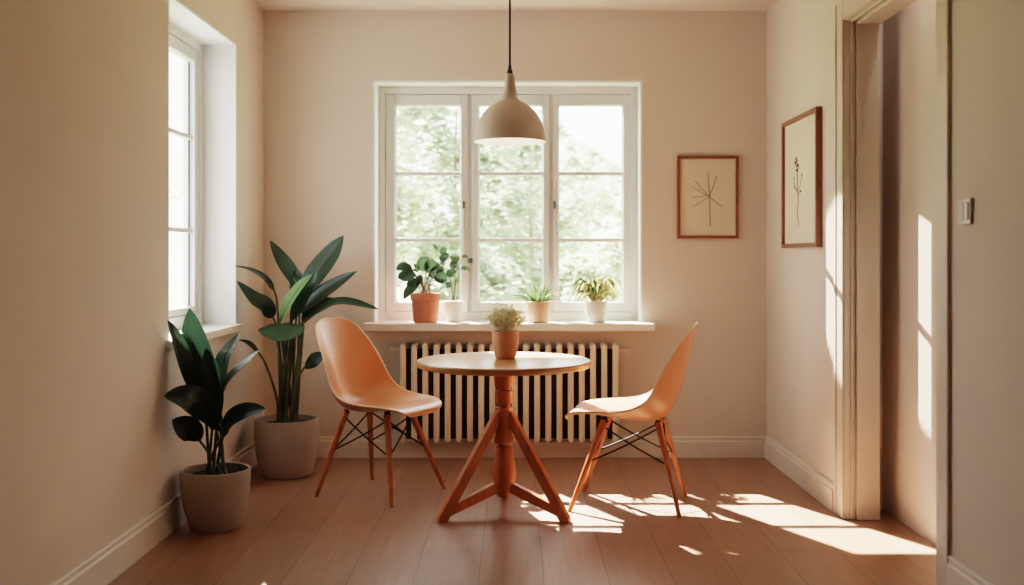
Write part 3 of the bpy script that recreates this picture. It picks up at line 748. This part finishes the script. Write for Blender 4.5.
finish('sprigs', local(bs, K0), M['sprig'], pk_, smooth='keep')
finish('blossoms', local(bf, K0), M['blossom'], pk_, smooth='keep')

# ------------------------------------------------------------------ pictures and switch
def picture(name, label, to3, w, h, fw, depth, strokes, dots, origin):
    """to3(u, v, d): u across, v up from the lower left corner, d out of the wall"""
    root = empty(name, origin, label, 'framed picture', 'framed line drawings')
    bm = bmesh.new()
    O = [(0, 0), (w, 0), (w, h), (0, h)]; I = [(fw, fw), (w - fw, fw), (w - fw, h - fw), (fw, h - fw)]
    vo = [[bm.verts.new(to3(u, v, d)) for u, v in O] for d in (0, depth)]; vi = [[bm.verts.new(to3(u, v, d)) for u, v in I] for d in (0, depth)]
    for i in range(4):
        j = (i + 1) % 4
        bm.faces.new((vo[1][i], vo[1][j], vi[1][j], vi[1][i])); bm.faces.new((vo[0][i], vo[0][j], vo[1][j], vo[1][i])); bm.faces.new((vi[0][i], vi[0][j], vi[1][j], vi[1][i])); bm.faces.new((vo[0][i], vo[0][j], vi[0][j], vi[0][i]))
    finish('picture_frame', local(bm, origin), M['frame_wood'], root)
    bm = bmesh.new()
    e = 0.001
    bm.faces.new([bm.verts.new(to3(u, v, depth * 0.55)) for u, v in ((fw - e, fw - e), (w - fw + e, fw - e), (w - fw + e, h - fw + e), (fw - e, h - fw + e))])
    pr = finish('print', local(bm, origin), M['paper'], root)
    bm = bmesh.new()
    for pts, r in strokes: tube(bm, [to3(u, v, depth * 0.55 + 0.0005) for u, v in pts], r * 0.82, 6, n=10)
    for u, v, r in dots:
        c = Vector(to3(u, v, depth * 0.55 + 0.0005)); blob(bm, c, r)
    finish('drawing', local(bm, origin), M['ink'], pr)
    return root
# back wall picture
ax0, ax1, az0, az1 = (677 - VX) / 171.67, (738 - VX) / 171.67, H - (238.5 - VY) / 171.67, H - (156 - VY) / 171.67
o1 = Vector((ax0, YB, az0))
ga = lambda x, y: ((640 + x / 3.077 - VX) / 171.67 - ax0, H - (80 + y / 3.077 - VY) / 171.67 - az0)
S1 = [([(208, 287), (211, 330), (213, 360), (214, 405), (215, 450)], .0022), ([(235, 295), (226, 322), (212, 360)], .0022), ([(168, 310), (190, 335), (212, 360)], .002), ([(158, 328), (185, 345), (212, 360)], .002),
      ([(160, 361), (182, 360), (207, 354)], .0016), ([(160, 392), (185, 376), (212, 360)], .002), ([(212, 360), (232, 376), (252, 390)], .0022)]
picture('framed_picture', 'small framed drawing of a radiating twig hung on the window wall', lambda u, v, d: Vector((ax0 + u, YB - d, az0 + v)), ax1 - ax0, az1 - az0, 0.017, 0.022,
        [([ga(x, y) for x, y in p], r) for p, r in S1], [], o1)
# right wall picture
bx = XR - 0.03
by0, by1 = 1.432 * F / (816.5 - VX), 1.432 * F / (781.7 - VX)     # near and far ends
bz0, bz1 = 1.214, 1.884
o2 = Vector((XR, by1, bz0))
def gb(x, y):
    px, py = 640 + x / 3.077, 80 + y / 3.077
    Y = 1.445 * F / (px - VX)
    return (by1 - Y, H - (py - VY) * Y / F - bz0)
S2 = [([(490, 447), (486, 410), (489, 370), (486, 330), (486, 290), (484, 242)], .0028), ([(486, 345), (494, 325), (500, 290)], .0022), ([(486, 345), (478, 330), (475, 300)], .0022), ([(486, 330), (480, 338), (478, 325)], .002), ([(486, 355), (492, 348), (496, 338)], .002),
      ([(485, 280), (490, 272), (489, 258)], .002), ([(485, 270), (479, 262), (478, 250)], .002)]
D2 = [(482, 242, .007), (480, 255, .008), (487, 262, .009), (485, 278, .009), (500, 292, .006), (476, 302, .006), (496, 342, .007), (478, 330, .006), (484, 250, .007)]
picture('framed_picture', 'larger framed drawing of a flowering stem hung beside the doorway', lambda u, v, d: Vector((XR - d, by1 - u, bz0 + v)), by1 - by0, bz1 - bz0, 0.022, 0.03,
        [([gb(x, y) for x, y in p], r) for p, r in S2], [gb(x, y) + (r,) for x, y, r in D2], o2)
# light switch
sw0 = Vector((XR, 3.33, 1.313))
sw = empty('light_switch', sw0, 'small square light switch plate on the wall beside the doorway', 'light switch')
bm = bmesh.new(); box(bm, -0.011, 0, -0.044, 0.044, -0.042, 0.042, 0.003); finish('plate', bm, M['switch'], sw)
for k in (-1, 1):
    bm = bmesh.new(); box(bm, -0.0155, -0.008, k * 0.0175 - 0.015, k * 0.0175 + 0.015, -0.028, 0.028, 0.002); finish('rocker', bm, M['switch'], sw)

# ------------------------------------------------------------------ garden outside
bm = bmesh.new(); box(bm, -30, 30, YB + 0.35, 60, -0.75, -0.6); finish('ground', bm, M['grass'], kind='structure')
def tree(x, y, h, cr, mat, label, nleaf, seed, trunk=True, low=0.2, ls=0.155, group='garden trees outside the window', branches=5, sq=1.0, name='garden_tree', cat='tree'):
    random.seed(seed)
    o = Vector((x, y, -0.6))
    t = empty(name, o, label, cat, group)
    bs = bmesh.new()
    tips = []
    tube(bs, [(0, 0, -0.02), (0.03, 0, h * .35), (-0.02, 0.02, h * .7), (0.02, 0, h * .93)], (0.045 * h / 3, 0.012), 8, n=10)
    for k in range(branches * 2):
        a = k * 2.4; z = h * (0.25 + 0.6 * k / (branches * 2)); L = cr * random.uniform(.6, .95)
        p0 = Vector((0, 0, z)); p1 = p0 + Vector((math.cos(a) * L * .5, math.sin(a) * L * .5, L * .35)); p2 = p0 + Vector((math.cos(a) * L, math.sin(a) * L, L * .55 + random.uniform(-.1, .2)))
        tube(bs, [p0, p1, p2], (0.02 * h / 3, 0.005), 6, n=6)
        tips += [p1, p2]
    finish('trunk', bs, M['bark'], t, smooth='keep')
    bl = bmesh.new()
    cl = [Vector((random.gauss(0, 1), random.gauss(0, 1), 0)).normalized() * cr * math.sqrt(random.random()) * .85 + Vector((0, 0, h * (low + (1 - low) * random.random()))) for _ in range(26)] + tips
    for k in range(int(nleaf * 1.7)):
        c = random.choice(cl)
        p = c + Vector((random.gauss(0, .16), random.gauss(0, .16), random.gauss(0, .15))) * cr * 0.8
        zz = min(max(p.z / h, 0), 1.05)
        d = Vector((p.x, p.y, 0)); lim = cr * (math.sin(PI * min(1, 0.12 + 0.86 * zz)) ** .5 + .15)
        if d.length > lim: p.x *= lim / d.length; p.y *= lim / d.length
        if p.z < 0.05: continue
        s = ls * random.uniform(.6, 1.3)
        M3 = Matrix.Rotation(random.uniform(0, 6.28), 3, 'Z') @ Matrix.Rotation(random.uniform(-1.2, 1.2), 3, 'X')
        q4 = [bl.verts.new(p + M3 @ Vector(v) * s) for v in ((-.5, 0, 0), (0, -.28, .05), (.5, 0, 0), (0, .28, .05))]
        bl.faces.new(q4)
    finish('crown', bl, M[mat], t, smooth='keep')
    return t
TREES = [
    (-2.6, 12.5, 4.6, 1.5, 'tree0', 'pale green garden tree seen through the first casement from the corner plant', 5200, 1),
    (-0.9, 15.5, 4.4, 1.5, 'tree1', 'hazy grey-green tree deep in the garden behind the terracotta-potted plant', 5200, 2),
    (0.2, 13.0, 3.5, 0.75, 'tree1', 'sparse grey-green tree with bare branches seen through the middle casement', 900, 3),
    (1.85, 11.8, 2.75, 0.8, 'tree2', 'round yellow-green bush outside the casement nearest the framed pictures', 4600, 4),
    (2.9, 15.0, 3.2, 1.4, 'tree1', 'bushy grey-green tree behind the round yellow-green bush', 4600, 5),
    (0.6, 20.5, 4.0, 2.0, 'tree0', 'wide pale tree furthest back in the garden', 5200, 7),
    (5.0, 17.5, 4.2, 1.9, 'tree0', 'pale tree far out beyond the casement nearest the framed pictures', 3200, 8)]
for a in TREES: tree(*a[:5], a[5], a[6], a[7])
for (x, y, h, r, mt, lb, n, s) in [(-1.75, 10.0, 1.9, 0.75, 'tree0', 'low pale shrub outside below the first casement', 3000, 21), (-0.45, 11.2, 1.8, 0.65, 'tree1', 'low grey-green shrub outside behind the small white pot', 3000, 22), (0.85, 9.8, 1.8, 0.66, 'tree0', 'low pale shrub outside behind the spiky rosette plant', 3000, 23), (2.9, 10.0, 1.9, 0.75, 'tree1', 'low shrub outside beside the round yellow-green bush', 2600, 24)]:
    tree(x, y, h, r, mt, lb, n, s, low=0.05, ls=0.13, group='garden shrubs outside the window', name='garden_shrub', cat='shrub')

# ------------------------------------------------------------------ light
w = bpy.data.worlds.new('sky'); sc.world = w; w.use_nodes = True
nt = w.node_tree; nt.nodes.clear()
out = nt.nodes.new('ShaderNodeOutputWorld'); bg = nt.nodes.new('ShaderNodeBackground')
tc = nt.nodes.new('ShaderNodeTexCoord'); sp = nt.nodes.new('ShaderNodeSeparateXYZ'); rp = nt.nodes.new('ShaderNodeValToRGB')
nt.links.new(tc.outputs['Generated'], sp.inputs['Vector']); nt.links.new(sp.outputs['Z'], rp.inputs['Fac'])
rp.color_ramp.elements[0].position = 0.0; rp.color_ramp.elements[0].color = (1.0, 0.985, 0.945, 1)
rp.color_ramp.elements[1].position = 0.9; rp.color_ramp.elements[1].color = (0.86, 0.93, 1.0, 1)
nt.links.new(rp.outputs['Color'], bg.inputs['Color']); bg.inputs['Strength'].default_value = 6.5
nt.links.new(bg.outputs['Background'], out.inputs['Surface'])

SUN = Vector((0.50, -1.0, -0.96)).normalized()
l = bpy.data.lights.new('sun', 'SUN'); l.energy = 78; l.angle = math.radians(0.6); l.color = (1.0, 0.92, 0.82)
so = bpy.data.objects.new('sun', l); COL.objects.link(so); so.rotation_euler = SUN.to_track_quat('-Z', 'Y').to_euler(); so.location = (-4, 14, 9)
def portal(name, loc, rot, sx_, sy_):
    l = bpy.data.lights.new(name, 'AREA'); l.shape = 'RECTANGLE'; l.size = sx_; l.size_y = sy_
    l.cycles.is_portal = True
    o = bpy.data.objects.new(name, l); COL.objects.link(o); o.location = loc; o.rotation_euler = rot
portal('portal_back', ((WX0 + WX1) / 2, YB + 0.29, (WZ0 + WZ1) / 2), (-PI / 2, 0, 0), WX1 - WX0, WZ1 - WZ0)
portal('portal_left', (XL - 0.30, (LY0 + LY1) / 2, (LZ0 + LZ1) / 2), (0, -PI / 2, 0), LZ1 - LZ0, LY1 - LY0)

# added spot, aimed through the middle casement to light a patch of hall wall
tgt = Vector((1.695, 4.134, 0.87)); dv = Vector((0.95, -1.0, -0.42)); src = tgt - dv * 11.5
l = bpy.data.lights.new('hall_patch_spot', 'SPOT'); l.energy = 46000; l.color = (1.0, 0.89, 0.74); l.shadow_soft_size = 0.03
l.spot_size = 2 * math.atan(0.37 / (dv.length * 9.6)); l.spot_blend = 0.05
o = bpy.data.objects.new('hall_patch_spot', l); COL.objects.link(o); o.location = src; o.rotation_euler = dv.to_track_quat('-Z', 'Y').to_euler()

# weak warm fill added under the ceiling behind the viewer
l = bpy.data.lights.new('room_fill', 'AREA'); l.shape = 'DISK'; l.size = 0.7; l.energy = 1.5; l.color = (1.0, 0.84, 0.70)
o = bpy.data.objects.new('room_fill', l); COL.objects.link(o); o.location = (0, -0.6, CE - 0.05)

l = bpy.data.lights.new('hall_fill', 'AREA'); l.shape = 'DISK'; l.size = 0.12; l.energy = 2.5; l.color = (1.0, 0.93, 0.86)  # fill added to lift the dark gap beyond the jamb, no lamp seen
o = bpy.data.objects.new('hall_fill', l); COL.objects.link(o); o.location = (1.655, 4.2, CE - 0.03)

# ------------------------------------------------------------------ camera
cd = bpy.data.cameras.new('camera'); cam = bpy.data.objects.new('camera', cd); COL.objects.link(cam)
cam.location = (0, 0, H); cam.rotation_euler = (PI / 2, 0, 0)
cd.sensor_width = 36; cd.lens = F * 36 / 1024
cd.shift_x = -(VX - 512) / 1024; cd.shift_y = -(292.5 - VY) / 1024
cd.clip_start = 0.05; cd.clip_end = 200
cd.dof.use_dof = True; cd.dof.focus_distance = 4.9; cd.dof.aperture_fstop = 1.9
sc.camera = cam
sc.cycles.max_bounces = 10; sc.cycles.diffuse_bounces = 6; sc.cycles.transparent_max_bounces = 16
sc.cycles.sample_clamp_indirect = 8
sc.cycles.use_denoising = True
sc.view_settings.view_transform = 'Filmic'
sc.view_settings.look = 'High Contrast'
sc.view_settings.exposure = -0.02
